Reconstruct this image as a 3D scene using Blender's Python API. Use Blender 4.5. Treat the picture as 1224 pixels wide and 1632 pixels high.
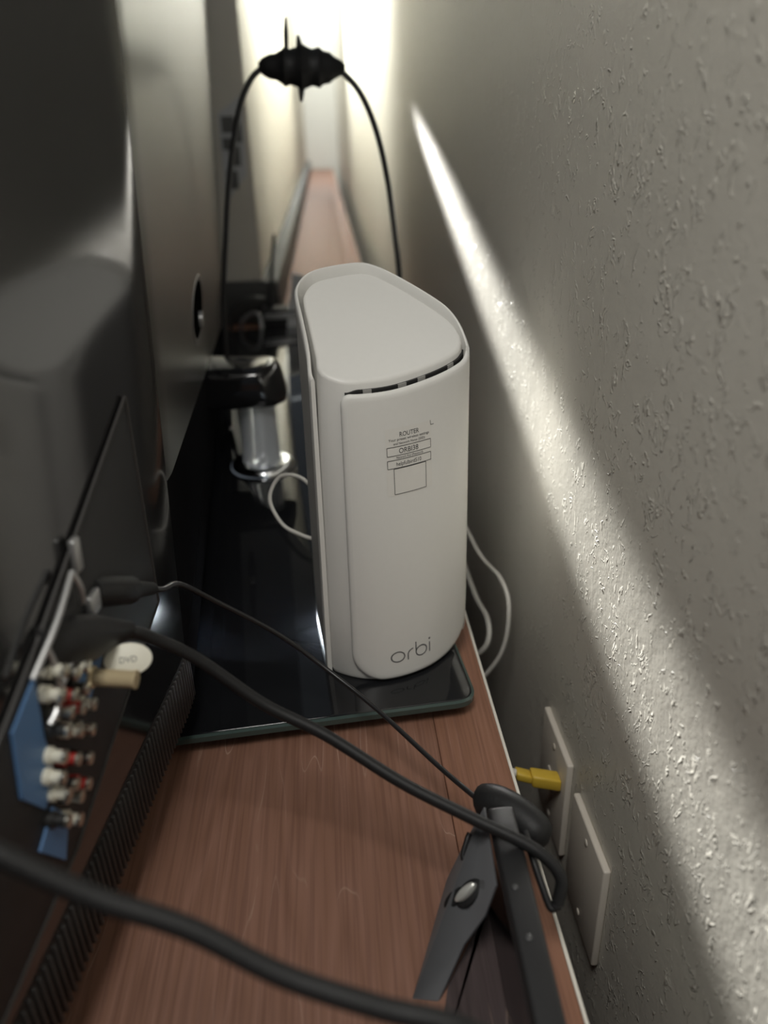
import bpy, bmesh, math, random
from mathutils import Vector, Matrix

random.seed(7)
for o in list(bpy.data.objects):
    bpy.data.objects.remove(o)
SC = bpy.context.scene
COL = SC.collection

# ------------------------------------------------------------------ camera
cam_d = bpy.data.cameras.new('camera')
cam = bpy.data.objects.new('camera', cam_d)
COL.objects.link(cam)
SC.camera = cam
right = Vector((0.99695918, -0.0728802, -0.02758382))
down = Vector((-0.0569691, -0.44013925, -0.89612051))
fwd = Vector((0.05316872, 0.89496699, -0.44295279))
M = Matrix.Identity(4)
for i in range(3):
    M[i][0] = right[i]
    M[i][1] = -down[i]
    M[i][2] = -fwd[i]
M[2][3] = 0.43
cam.matrix_world = M
cam_d.sensor_fit = 'VERTICAL'
cam_d.sensor_height = 24.0
cam_d.lens = 24.0 * 1252.56 / 1632
cam_d.clip_start = 0.01
cam_d.dof.use_dof = True
cam_d.dof.focus_distance = 0.585
cam_d.dof.aperture_fstop = 2.6

# ------------------------------------------------------------------ light
world = bpy.data.worlds.new('world')
SC.world = world
world.use_nodes = True
world.node_tree.nodes['Background'].inputs[0].default_value = (0.80, 0.90, 1.0, 1)
world.node_tree.nodes['Background'].inputs[1].default_value = 0.06


def aim(o, target):
    o.rotation_euler = (Vector(target) - o.location).to_track_quat('-Z', 'Y').to_euler()


def area(name, loc, target, sx, sy, power, color, spread=180):
    d = bpy.data.lights.new(name, 'AREA')
    d.shape = 'RECTANGLE'
    d.size = sx
    d.size_y = sy
    d.energy = power
    d.color = color
    d.spread = math.radians(spread)
    o = bpy.data.objects.new(name, d)
    COL.objects.link(o)
    o.location = loc
    aim(o, target)
    return o


# added unseen lamps, brightening the wall past the television and the far end
area('far_wall_lamp', (-0.155, 4.05, 1.20), (0.19, 4.05, 0.92), 3.4, 0.08, 34, (0.96, 1.0, 0.98), 84)
area('far_end_lamp', (-0.05, 8.2, 1.95), (0.10, 8.2, 0.2), 3.4, 0.18, 22, (0.95, 1.0, 1.0), 140)
# ceiling bounce above the gap between television and wall
area('ceiling_bounce', (-0.09, -0.06, 1.10), (0.07, 0.45, 0.1), 0.3, 0.35, 3.1, (1.0, 0.975, 0.92))
# added narrow lamp for room daylight under the television, aimed at the router
area('under_tv_lamp', (-1.7, 0.78, 0.10), (-0.03, 0.625, 0.03), 0.05, 0.14, 0.30, (0.78, 0.89, 1.0), 2.5)
# added spot, squeezed flat, that throws the streak of light along the wall
sp = bpy.data.lights.new('wall_streak_spot', 'SPOT')
sp.energy = 900
sp.color = (1.0, 0.99, 0.95)
sp.spot_size = math.radians(11)
sp.spot_blend = 0.95
sp.shadow_soft_size = 0.02
spo = bpy.data.objects.new('wall_streak_spot', sp)
COL.objects.link(spo)
spo.location = (0.02, 2.75, 0.69)
aim(spo, (0.19, 0.55, 0.143))
spo.scale = (1.0, 0.29, 1.0)

vs = SC.view_settings
vs.view_transform = 'Standard'
vs.look = 'None'
vs.exposure = 1.2
vs.gamma = 1.0
vs.use_curve_mapping = False


# ------------------------------------------------------------------ materials
def mat(name, color, rough=0.5, metal=0.0, spec=0.5, coat=0.0, noise=0.0, nscale=60.0, trans=0.0, bump=0.0, bscale=200.0, ior=1.5):
    m = bpy.data.materials.new(name)
    m.use_nodes = True
    nt = m.node_tree
    b = nt.nodes['Principled BSDF']
    b.inputs['Base Color'].default_value = (*color, 1)
    b.inputs['Roughness'].default_value = rough
    b.inputs['Metallic'].default_value = metal
    b.inputs['Specular IOR Level'].default_value = spec
    b.inputs['Coat Weight'].default_value = coat
    b.inputs['IOR'].default_value = ior
    b.inputs['Transmission Weight'].default_value = trans
    tc = nt.nodes.new('ShaderNodeTexCoord')
    if noise:
        n = nt.nodes.new('ShaderNodeTexNoise')
        n.inputs['Scale'].default_value = nscale
        n.inputs['Detail'].default_value = 4
        nt.links.new(tc.outputs['Object'], n.inputs['Vector'])
        mx = nt.nodes.new('ShaderNodeMix')
        mx.data_type = 'RGBA'
        mx.inputs[6].default_value = (*[c * (1 - noise) for c in color], 1)
        mx.inputs[7].default_value = (*[min(1, c * (1 + noise)) for c in color], 1)
        nt.links.new(n.outputs['Fac'], mx.inputs[0])
        nt.links.new(mx.outputs[2], b.inputs['Base Color'])
    if bump:
        n = nt.nodes.new('ShaderNodeTexNoise')
        n.inputs['Scale'].default_value = bscale
        nt.links.new(tc.outputs['Object'], n.inputs['Vector'])
        bp = nt.nodes.new('ShaderNodeBump')
        bp.inputs['Strength'].default_value = bump
        bp.inputs['Distance'].default_value = 0.001
        nt.links.new(n.outputs['Fac'], bp.inputs['Height'])
        nt.links.new(bp.outputs['Normal'], b.inputs['Normal'])
    return m


def wall_material():
    m = mat('painted_wall', (0.60, 0.575, 0.51), 0.42, spec=0.35)
    nt = m.node_tree
    b = nt.nodes['Principled BSDF']
    tc = nt.nodes.new('ShaderNodeTexCoord')
    mp = nt.nodes.new('ShaderNodeMapping')
    mp.inputs['Scale'].default_value = (1, 105, 62)
    nt.links.new(tc.outputs['Object'], mp.inputs['Vector'])
    n1 = nt.nodes.new('ShaderNodeTexNoise')
    n1.inputs['Scale'].default_value = 1.0
    n1.inputs['Detail'].default_value = 2.0
    n1.inputs['Distortion'].default_value = 0.8
    nt.links.new(mp.outputs[0], n1.inputs['Vector'])
    sb_ = nt.nodes.new('ShaderNodeMath')
    sb_.operation = 'SUBTRACT'
    sb_.inputs[1].default_value = 0.5
    nt.links.new(n1.outputs['Fac'], sb_.inputs[0])
    ab_ = nt.nodes.new('ShaderNodeMath')
    ab_.operation = 'ABSOLUTE'
    nt.links.new(sb_.outputs[0], ab_.inputs[0])
    rr = nt.nodes.new('ShaderNodeMapRange')
    rr.inputs[1].default_value = 0.006
    rr.inputs[2].default_value = 0.040
    rr.inputs[3].default_value = 1.0
    rr.inputs[4].default_value = 0.0
    nt.links.new(ab_.outputs[0], rr.inputs[0])
    n4 = nt.nodes.new('ShaderNodeTexNoise')
    n4.inputs['Scale'].default_value = 75
    n4.inputs['Detail'].default_value = 2
    nt.links.new(tc.outputs['Object'], n4.inputs['Vector'])
    rm = nt.nodes.new('ShaderNodeMapRange')
    rm.inputs[1].default_value = 0.50
    rm.inputs[2].default_value = 0.60
    nt.links.new(n4.outputs['Fac'], rm.inputs[0])
    r1 = nt.nodes.new('ShaderNodeMath')
    r1.operation = 'MULTIPLY'
    nt.links.new(rr.outputs[0], r1.inputs[0])
    nt.links.new(rm.outputs[0], r1.inputs[1])
    n2 = nt.nodes.new('ShaderNodeTexNoise')
    n2.inputs['Scale'].default_value = 260
    n2.inputs['Detail'].default_value = 4
    nt.links.new(tc.outputs['Object'], n2.inputs['Vector'])
    n3 = nt.nodes.new('ShaderNodeTexNoise')
    n3.inputs['Scale'].default_value = 38
    n3.inputs['Detail'].default_value = 2
    nt.links.new(tc.outputs['Object'], n3.inputs['Vector'])
    a = nt.nodes.new('ShaderNodeMath')
    a.operation = 'MULTIPLY_ADD'
    a.inputs[1].default_value = 0.22
    nt.links.new(n2.outputs['Fac'], a.inputs[0])
    nt.links.new(r1.outputs[0], a.inputs[2])
    a2 = nt.nodes.new('ShaderNodeMath')
    a2.operation = 'MULTIPLY_ADD'
    a2.inputs[1].default_value = 0.45
    nt.links.new(n3.outputs['Fac'], a2.inputs[0])
    nt.links.new(a.outputs[0], a2.inputs[2])
    bp = nt.nodes.new('ShaderNodeBump')
    bp.inputs['Strength'].default_value = 0.85
    bp.inputs['Distance'].default_value = 0.0009
    nt.links.new(a2.outputs[0], bp.inputs['Height'])
    nt.links.new(bp.outputs['Normal'], b.inputs['Normal'])
    return m


def wood_material(name, c1, c2, seed):
    m = mat(name, c1, 0.48, spec=0.28)
    nt = m.node_tree
    b = nt.nodes['Principled BSDF']
    tc = nt.nodes.new('ShaderNodeTexCoord')
    # growth rings, stretched along the board
    mp = nt.nodes.new('ShaderNodeMapping')
    mp.inputs['Location'].default_value = (seed, seed * 0.37, 0)
    mp.inputs['Scale'].default_value = (26, 2.2, 1)
    nt.links.new(tc.outputs['Object'], mp.inputs['Vector'])
    n0 = nt.nodes.new('ShaderNodeTexNoise')
    n0.inputs['Scale'].default_value = 1.0
    n0.inputs['Detail'].default_value = 1.5
    nt.links.new(mp.outputs[0], n0.inputs['Vector'])
    mu = nt.nodes.new('ShaderNodeMath')
    mu.operation = 'MULTIPLY'
    mu.inputs[1].default_value = 22
    nt.links.new(n0.outputs['Fac'], mu.inputs[0])
    fr = nt.nodes.new('ShaderNodeMath')
    fr.operation = 'PINGPONG'
    fr.inputs[1].default_value = 1.0
    nt.links.new(mu.outputs[0], fr.inputs[0])
    # fine pores
    mp2 = nt.nodes.new('ShaderNodeMapping')
    mp2.inputs['Scale'].default_value = (420, 9, 1)
    nt.links.new(tc.outputs['Object'], mp2.inputs['Vector'])
    n1 = nt.nodes.new('ShaderNodeTexNoise')
    n1.inputs['Scale'].default_value = 1.0
    n1.inputs['Detail'].default_value = 3
    nt.links.new(mp2.outputs[0], n1.inputs['Vector'])
    r1 = nt.nodes.new('ShaderNodeMapRange')
    r1.inputs[1].default_value = 0.36
    r1.inputs[2].default_value = 0.55
    nt.links.new(n1.outputs['Fac'], r1.inputs[0])
    mx = nt.nodes.new('ShaderNodeMix')
    mx.data_type = 'RGBA'
    mx.inputs[6].default_value = (*c1, 1)
    mx.inputs[7].default_value = (*c2, 1)
    nt.links.new(fr.outputs[0], mx.inputs[0])
    mx2 = nt.nodes.new('ShaderNodeMix')
    mx2.data_type = 'RGBA'
    mx2.blend_type = 'MULTIPLY'
    mx2.inputs[6].default_value = (1, 1, 1, 1)
    nt.links.new(mx.outputs[2], mx2.inputs[6])
    cr = nt.nodes.new('ShaderNodeMix')
    cr.data_type = 'RGBA'
    cr.inputs[6].default_value = (0.55, 0.5, 0.5, 1)
    cr.inputs[7].default_value = (1, 1, 1, 1)
    nt.links.new(r1.outputs[0], cr.inputs[0])
    nt.links.new(cr.outputs[2], mx2.inputs[7])
    mx2.inputs[0].default_value = 0.45
    # a few pale scratches along the rings
    r2 = nt.nodes.new('ShaderNodeMapRange')
    r2.inputs[1].default_value = 0.955
    r2.inputs[2].default_value = 0.995
    nt.links.new(fr.outputs[0], r2.inputs[0])
    n2 = nt.nodes.new('ShaderNodeTexNoise')
    n2.inputs['Scale'].default_value = 16
    n2.inputs['Detail'].default_value = 5
    nt.links.new(tc.outputs['Object'], n2.inputs['Vector'])
    r3 = nt.nodes.new('ShaderNodeMapRange')
    r3.inputs[1].default_value = 0.50
    r3.inputs[2].default_value = 0.66
    r3.inputs[4].default_value = 0.55
    nt.links.new(n2.outputs['Fac'], r3.inputs[0])
    m3 = nt.nodes.new('ShaderNodeMath')
    m3.operation = 'MULTIPLY'
    nt.links.new(r2.outputs[0], m3.inputs[0])
    nt.links.new(r3.outputs[0], m3.inputs[1])
    mx3 = nt.nodes.new('ShaderNodeMix')
    mx3.data_type = 'RGBA'
    mx3.inputs[7].default_value = (0.50, 0.36, 0.28, 1)
    nt.links.new(m3.outputs[0], mx3.inputs[0])
    nt.links.new(mx2.outputs[2], mx3.inputs[6])
    nt.links.new(mx3.outputs[2], b.inputs['Base Color'])
    bp = nt.nodes.new('ShaderNodeBump')
    bp.inputs['Strength'].default_value = 0.25
    bp.inputs['Distance'].default_value = 0.0004
    nt.links.new(r1.outputs[0], bp.inputs['Height'])
    nt.links.new(bp.outputs['Normal'], b.inputs['Normal'])
    return m


MT = {
    'wall': wall_material(),
    'white_paint': mat('white_paint', (0.78, 0.76, 0.69), 0.5, noise=0.04, nscale=8),
    'beige_paint': mat('beige_laminate', (0.70, 0.67, 0.60), 0.4, noise=0.06, nscale=12),
    'grey_trim': mat('grey_trim', (0.045, 0.045, 0.043), 0.5, noise=0.08),
    'wood_a': wood_material('cherry_wood', (0.215, 0.108, 0.072), (0.250, 0.130, 0.092), 3.1),
    'wood_b': wood_material('cherry_wood_edge_board', (0.235, 0.115, 0.072), (0.265, 0.132, 0.088), 9.7),
    'wood_shaded': wood_material('shaded_cherry_wood', (0.058, 0.043, 0.043), (0.078, 0.058, 0.058), 5.3),
    'cab_body': mat('dark_cherry_carcass', (0.09, 0.035, 0.022), 0.5, noise=0.2, nscale=30),
    'gloss_black': mat('piano_black', (0.010, 0.010, 0.011), 0.06, spec=0.5, noise=0.1),
    'tv_back': mat('glossy_black_back_cover', (0.011, 0.011, 0.012), 0.10, spec=0.5, noise=0.1, ior=1.9),
    'tv_satin': mat('satin_dark_back_cover', (0.026, 0.025, 0.024), 0.32, spec=0.28, noise=0.1, nscale=40),
    'tv_dull_and_reflection': mat('black_plastic_and_reflection', (0.010, 0.010, 0.011), 0.7, spec=0.0, noise=0.1),
    'hole_shade': mat('hole_shade_black', (0.004, 0.004, 0.004), 0.9, spec=0.0, noise=0.1),
    'tv_matte': mat('matte_black_plastic', (0.016, 0.016, 0.017), 0.55, noise=0.15, nscale=150),
    'tv_panel': mat('jack_panel_plastic', (0.014, 0.014, 0.015), 0.6, noise=0.15, nscale=150),
    'fin': mat('fin_plastic', (0.024, 0.022, 0.021), 0.5, noise=0.1),
    'tv_edge': mat('grey_panel_edge', (0.06, 0.06, 0.062), 0.4),
    'glass_black': mat('black_glass', (0.009, 0.0095, 0.011), 0.035, spec=0.5, noise=0.15, nscale=25),
    'glass_edge': mat('green_glass_edge', (0.05, 0.075, 0.068), 0.12, spec=0.6, noise=0.05),
    'acrylic': mat('clear_acrylic', (0.86, 0.90, 0.95), 0.05, spec=0.6, trans=0.6, noise=0.02),
    'chrome': mat('chrome', (0.75, 0.77, 0.8), 0.12, metal=1.0, noise=0.02),
    'white': mat('white_router_plastic', (0.72, 0.712, 0.680), 0.42, spec=0.4, noise=0.015, nscale=200, bump=0.04, bscale=1500),
    'white_dk': mat('grey_inner_plastic', (0.30, 0.295, 0.28), 0.5, noise=0.03),
    'slot': mat('dark_slot_shade', (0.012, 0.012, 0.012), 0.6, noise=0.1),
    'sticker': mat('label_film', (0.71, 0.695, 0.655), 0.30, spec=0.5, noise=0.01),
    'ink': mat('black_ink', (0.045, 0.045, 0.047), 0.5, noise=0.05),
    'logo': mat('grey_logo_print', (0.075, 0.075, 0.08), 0.4, noise=0.05),
    'rubber': mat('black_rubber', (0.012, 0.012, 0.0125), 0.55, spec=0.35, noise=0.2, nscale=120, bump=0.15, bscale=500),
    'rubber_gloss': mat('black_cord', (0.014, 0.014, 0.015), 0.38, noise=0.15, nscale=120),
    'white_cord': mat('white_cord', (0.62, 0.60, 0.55), 0.45, noise=0.04),
    'plate': mat('almond_wall_plate', (0.62, 0.57, 0.50), 0.4, noise=0.03),
    'yellow': mat('yellow_plug', (0.62, 0.42, 0.05), 0.4, noise=0.08),
    'gold': mat('brass_connector', (0.60, 0.49, 0.31), 0.28, metal=0.25, noise=0.05),
    'nickel': mat('nickel_ring', (0.68, 0.66, 0.58), 0.3, metal=1.0, noise=0.05),
    'jack_red': mat('red_jack', (0.45, 0.035, 0.03), 0.4, noise=0.05),
    'jack_white': mat('white_jack', (0.68, 0.66, 0.56), 0.4, noise=0.05),
    'jack_black': mat('black_jack', (0.02, 0.02, 0.02), 0.4, noise=0.05),
    'blue': mat('blue_label_print', (0.085, 0.19, 0.38), 0.5, noise=0.08),
    'steel': mat('brushed_steel', (0.42, 0.42, 0.42), 0.38, metal=0.7, noise=0.06),
    'tag': mat('cream_tag', (0.70, 0.68, 0.58), 0.45, noise=0.03),
    'box_grey': mat('grey_box_plastic', (0.125, 0.128, 0.135), 0.42, noise=0.06, nscale=90),
    'box_gloss': mat('box_gloss_side', (0.012, 0.011, 0.012), 0.10, spec=0.6, noise=0.1),
    'box_black': mat('box_black_plastic', (0.014, 0.014, 0.015), 0.5, noise=0.1),
    'paper': mat('white_paper', (0.62, 0.63, 0.64), 0.6, noise=0.03),
    'print_grey': mat('faded_grey_print', (0.13, 0.13, 0.125), 0.5, noise=0.1),
    'pearl': mat('pale_metal_screw', (0.62, 0.62, 0.58), 0.3, metal=0.5, noise=0.04),
}


# ------------------------------------------------------------------ helpers
def origin_of(o):
    while o.parent:
        o = o.parent
    return o.location.copy()


def put(name, verts, faces, material, parent=None, smooth=True, base=None, shared=None, fix=True):
    """one mesh object; verts in world coordinates"""
    off = origin_of(parent) if parent else Vector(base if base else (0, 0, 0))
    me = bpy.data.meshes.new(name)
    me.from_pydata([Vector(v) - off for v in verts], [], faces)
    if fix:
        bm = bmesh.new()
        bm.from_mesh(me)
        bmesh.ops.recalc_face_normals(bm, faces=bm.faces)
        bm.to_mesh(me)
        bm.free()
    me.materials.append(MT[material])
    if smooth:
        for p in me.polygons:
            p.use_smooth = True
        me.set_sharp_from_angle(angle=math.radians(42))
    o = bpy.data.objects.new(name, me)
    COL.objects.link(o)
    if parent:
        o.parent = parent
    else:
        o.location = off
    return o


def tag(o, label, cat, group=None):
    o['label'] = label
    o['category'] = cat
    if group:
        o['group'] = group
    return o


def thing(name, loc, label, cat, group=None):
    o = bpy.data.objects.new(name, None)
    o.empty_display_size = 0.02
    COL.objects.link(o)
    o.location = loc
    return tag(o, label, cat, group)


def structure(o):
    o['kind'] = 'structure'
    return o


def spline(pts, n=8, closed=False):
    P = [Vector(p) for p in pts]
    L = len(P)
    out = []
    rng = range(L) if closed else range(L - 1)
    for i in rng:
        if closed:
            a, b, c, d = P[(i - 1) % L], P[i], P[(i + 1) % L], P[(i + 2) % L]
        else:
            b, c = P[i], P[i + 1]
            a = P[i - 1] if i > 0 else b + (b - c)
            d = P[i + 2] if i + 2 < L else c + (c - b)
        for k in range(n):
            t = k / n
            out.append(0.5 * ((2 * b) + (c - a) * t + (2 * a - 5 * b + 4 * c - d) * t * t + (3 * b - a - 3 * c + d) * t ** 3))
    if not closed:
        out.append(P[-1])
    return out


def tube_geo(path, rad, seg=12):
    """path: Vectors; rad: float or list"""
    V, F = [], []
    n = len(path)
    R = rad if isinstance(rad, (list, tuple)) else [rad] * n
    ref = None
    for i, p in enumerate(path):
        t = (path[min(i + 1, n - 1)] - path[max(i - 1, 0)]).normalized()
        if ref is None:
            ref = t.orthogonal().normalized()
        ref = (ref - t * ref.dot(t)).normalized()
        bn = t.cross(ref)
        for k in range(seg):
            a = 2 * math.pi * k / seg
            V.append(p + (ref * math.cos(a) + bn * math.sin(a)) * R[i])
    for i in range(n - 1):
        for k in range(seg):
            k2 = (k + 1) % seg
            F.append((i * seg + k, i * seg + k2, (i + 1) * seg + k2, (i + 1) * seg + k))
    F.append(tuple(range(seg))[::-1])
    F.append(tuple((n - 1) * seg + k for k in range(seg)))
    return V, F


def tube(name, pts, rad, material, parent=None, base=None, n=8, seg=12):
    V, F = tube_geo(spline(pts, n), rad, seg)
    return put(name, V, F, material, parent, base=base)


def rod(name, a, b, prof, material, parent=None, base=None, seg=16, sx=1.0):
    """lathe between a and b; prof = [(t, radius)]"""
    a, b = Vector(a), Vector(b)
    path = [a + (b - a) * t for t, r in prof]
    d = (b - a).normalized()
    ref = d.cross(Vector((0, 0, 1)))
    if ref.length < 1e-4:
        ref = Vector((1, 0, 0))
    ref.normalize()
    bn = d.cross(ref)
    V, F = [], []
    for (t, r), p in zip(prof, path):
        for k in range(seg):
            an = 2 * math.pi * k / seg
            V.append(p + ref * math.cos(an) * r * sx + bn * math.sin(an) * r)
    for i in range(len(prof) - 1):
        for k in range(seg):
            k2 = (k + 1) % seg
            F.append((i * seg + k, i * seg + k2, (i + 1) * seg + k2, (i + 1) * seg + k))
    F.append(tuple(range(seg))[::-1])
    F.append(tuple((len(prof) - 1) * seg + k for k in range(seg)))
    return put(name, V, F, material, parent, base=base)


def bevel_mesh(o, w, seg=2):
    bm = bmesh.new()
    bm.from_mesh(o.data)
    es = [e for e in bm.edges if len(e.link_faces) == 2 and e.calc_face_angle(0) > 0.6]
    bmesh.ops.bevel(bm, geom=es, offset=w, segments=seg, affect='EDGES', profile=0.5)
    bm.to_mesh(o.data)
    bm.free()
    for p in o.data.polygons:
        p.use_smooth = True
    o.data.set_sharp_from_angle(angle=math.radians(50))
    return o


def box(name, lo, hi, material, parent=None, base=None, bev=0.0, seg=2):
    x0, y0, z0 = lo
    x1, y1, z1 = hi
    V = [(x0, y0, z0), (x1, y0, z0), (x1, y1, z0), (x0, y1, z0), (x0, y0, z1), (x1, y0, z1), (x1, y1, z1), (x0, y1, z1)]
    F = [(0, 3, 2, 1), (4, 5, 6, 7), (0, 1, 5, 4), (1, 2, 6, 5), (2, 3, 7, 6), (3, 0, 4, 7)]
    o = put(name, V, F, material, parent, smooth=False, base=base)
    if bev:
        bevel_mesh(o, bev, seg)
    return o


def prism(name, poly, vec, material, parent=None, base=None, bev=0.0, seg=2):
    vec = Vector(vec)
    n = len(poly)
    V = [Vector(p) for p in poly] + [Vector(p) + vec for p in poly]
    F = [tuple(range(n))[::-1], tuple(range(n, 2 * n))]
    for i in range(n):
        j = (i + 1) % n
        F.append((i, j, n + j, n + i))
    o = put(name, V, F, material, parent, smooth=False, base=base)
    if bev:
        bevel_mesh(o, bev, seg)
    return o


def text_2d(body, size=1.0):
    cu = bpy.data.curves.new('t', 'FONT')
    cu.body = body
    cu.size = size
    cu.resolution_u = 3
    ob = bpy.data.objects.new('t', cu)
    COL.objects.link(ob)
    me = bpy.data.meshes.new_from_object(ob)
    V = [(v.co.x, v.co.y) for v in me.vertices]
    F = [tuple(p.vertices) for p in me.polygons]
    bpy.data.objects.remove(ob)
    bpy.data.curves.remove(cu)
    bpy.data.meshes.remove(me)
    return V, F


# ------------------------------------------------------------------ setting
WX = 0.19
ZC = -0.02          # top of the cabinet; the black glass base is z = 0


def slab(name, lo, hi, material):
    return structure(box(name, lo, hi, material, base=((lo[0] + hi[0]) / 2, (lo[1] + hi[1]) / 2, lo[2])))


slab('wall_right', (WX, -1.6, -0.8), (WX + 0.12, 10.2, 2.4), 'wall')
slab('wall_back', (-2.6, 10.0, -0.8), (WX, 10.12, 2.4), 'white_paint')
slab('floor', (-2.6, -1.6, -0.84), (WX + 0.12, 10.12, -0.8), 'cab_body')

# long cherry cabinet the television stands on
cab = thing('media_cabinet', (-0.3, 2.5, -0.8), 'long dark cherry wood cabinet running along the textured wall', 'cabinet')
box('carcass', (-0.66, -0.7, -0.8), (0.105, 9.9, -0.052), 'cab_body', cab)
prism('board', [(-0.70, -0.75, -0.05), (0.0665, -0.75, -0.05), (0.0665, 9.95, -0.05), (-0.70, 9.95, -0.05)], (0, 0, 0.03), 'wood_a', cab, bev=0.0008)
prism('board', [(0.0669, -0.75, -0.05), (0.118, -0.75, -0.05), (0.118, 9.95, -0.05), (0.0669, 9.95, -0.05)], (0, 0, 0.03), 'wood_b', cab, bev=0.0008)
box('edge_band', (0.1181, -0.75, -0.052), (0.1205, 9.95, -0.0202), 'beige_paint', cab, bev=0.0005)

# tall beige cabinet standing on the far part of it
tc = thing('tall_cabinet', (-0.4, 4.2, ZC), 'tall beige cabinet with a grey plinth beyond the far end of the television', 'cabinet')
box('body', (-0.62, 2.04, 0.085), (-0.165, 9.5, 2.0), 'beige_paint', tc, bev=0.004)
box('plinth', (-0.60, 2.03, ZC), (-0.128, 9.5, 0.085), 'grey_trim', tc, bev=0.002)
stk = prism('printed_notice', [(-0.232, 2.036, 0.27), (-0.180, 2.036, 0.33), (-0.172, 2.036, 0.50), (-0.232, 2.036, 0.46)], (0, 0.0035, 0), 'paper', tc)
k = 0
for (a, b, z0, z1) in ((-0.226, -0.196, 0.42, 0.455), (-0.200, -0.182, 0.40, 0.44), (-0.228, -0.205, 0.385, 0.41), (-0.215, -0.19, 0.35, 0.392), (-0.226, -0.20, 0.30, 0.34)):
    box('print_block', (a, 2.0345, z0), (b, 2.0362, z1), 'print_grey', stk)

# ------------------------------------------------------------------ television
Y0, Y1 = -0.12, 1.92
NS, TS = 0.1273, 0.0509


def tvx(y, z):
    """surface of the convex back cover"""
    a = -0.1908 + NS * y
    c0 = -0.1908 + NS * 0.50
    b = c0 - 0.088 * (y - 0.50)
    k = 0.006
    m = min(a, b)
    dlt = abs(a - b)
    if dlt < k:
        m -= (k - dlt) ** 2 / (4 * k)
    return m + 0.0 + TS * z


def tvp(y, z, off=0.0):
    return Vector((tvx(y, z) + off * 0.99, y - off * (0.125 if y < 0.50 else -0.1), z - off * 0.05))


tv = thing('television', (-0.22, 0.95, 0.0), 'big television seen from behind, glossy black back mirroring the white router', 'television')


def sheet(name, ys, zs, xback, material, rim=0.0):
    V, F = [], []
    ny, nz = len(ys), len(zs(ys[0]) if callable(zs) else zs)
    for y in ys:
        for z in (zs(y) if callable(zs) else zs):
            V.append((tvx(y, z), y, z))
    for i in range(ny - 1):
        for j in range(nz - 1):
            F.append((i * nz + j, (i + 1) * nz + j, (i + 1) * nz + j + 1, i * nz + j + 1))
    b0 = len(V)
    # border to the front frame
    loop = [i * nz for i in range(ny)] + [(ny - 1) * nz + j for j in range(1, nz)] + [i * nz + nz - 1 for i in range(ny - 2, -1, -1)] + [j for j in range(nz - 2, 0, -1)]
    for q in loop:
        V.append((xback, V[q][1], V[q][2]))
    n = len(loop)
    for i in range(n):
        j = (i + 1) % n
        F.append((loop[i], loop[j], b0 + j, b0 + i))
    F.append(tuple(range(b0, b0 + n)))
    return put(name, V, F, material, tv)


def lin(a, b, n):
    return [a + (b - a) * i / (n - 1) for i in range(n)]


ys = lin(Y0, 0.44, 8) + lin(0.45, 0.60, 24) + lin(0.73, Y1, 30)
sheet('back_cover', [y for y in ys if y < 0.50] + [0.4985], lin(0.078, 0.86, 24), -0.30, 'tv_back')
far_ys = [0.4993] + [y for y in ys if y > 0.503]


def cut(y):
    """height of the slanting line where the satin cover meets the dark reflection"""
    return 0.215 - 0.128 * (y - 0.5)


sheet('satin_cover', far_ys, lambda y: lin(cut(y) + 0.0008, 0.86, 20), -0.30, 'tv_satin')
sheet('dark_reflection_cover', far_ys, lambda y: lin(min(0.078, cut(y) - 0.004), cut(y), 6), -0.30, 'tv_dull_and_reflection')  # black stands for the glass base mirrored in the back, put into colour
sheet('vent_cover', [y for y in ys if y < 0.50] + [0.4985], lin(0.030, 0.0765, 4), -0.295, 'tv_matte')
sheet('bottom_cover', far_ys, lambda y: lin(min(0.030, cut(y) - 0.008), min(0.0765, cut(y) - 0.0045), 4), -0.295, 'tv_dull_and_reflection')
box('screen_frame', (-0.345, Y0 - 0.02, 0.028), (-0.302, Y1 + 0.02, 0.88), 'gloss_black', tv, bev=0.004)

# vent fins along the lower cover, each a bar of its own
fin_me = None
for i in range(72):
    y = 0.215 + i * 0.0053
    if y > 0.505:
        break
    p = tvp(y, 0.052, 0.0012)
    if fin_me is None:
        o = box('vent_fin', (p.x - 0.0016, y - 0.0012, 0.031), (p.x + 0.0016, y + 0.0012, 0.074), 'fin', tv, bev=0.0004, seg=1)
        fin_me = o.data
        y_f, x_f = y, p.x
    else:
        o = bpy.data.objects.new('vent_fin', fin_me)
        COL.objects.link(o)
        o.parent = tv
        o.location = (p.x - x_f, y - y_f, 0)

# oblong mounting hole in the far half of the back
yc, zc = 0.93, 0.245
hv = []
NSEG = 28
V, F = [], []
for r, off in ((0.034, 0.0003), (0.033, 0.0012), (0.030, 0.0012), (0.027, 0.0006)):
    for k in range(NSEG):
        a = 2 * math.pi * k / NSEG
        V.append(tvp(yc + 3.4 * r * math.cos(a), zc + r * math.sin(a), off))
for q in range(3):
    for k in range(NSEG):
        k2 = (k + 1) % NSEG
        F.append((q * NSEG + k, q * NSEG + k2, (q + 1) * NSEG + k2, (q + 1) * NSEG + k))
ring = put('mount_ring', V, F, 'tv_edge', tv)
V = [tvp(yc + 3.4 * 0.0275 * math.cos(2 * math.pi * k / NSEG), zc + 0.0275 * math.sin(2 * math.pi * k / NSEG), 0.0007) for k in range(NSEG)]
put('hole_shade_disc', V, [tuple(range(NSEG))], 'hole_shade', ring)  # flat black disc; shade inside the opening put into its colour
rod('screw', tvp(yc, zc - 0.012, 0.0008), tvp(yc, zc - 0.012, 0.006), [(0, 0.009), (0.8, 0.009), (1, 0.006)], 'steel', ring)

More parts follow.
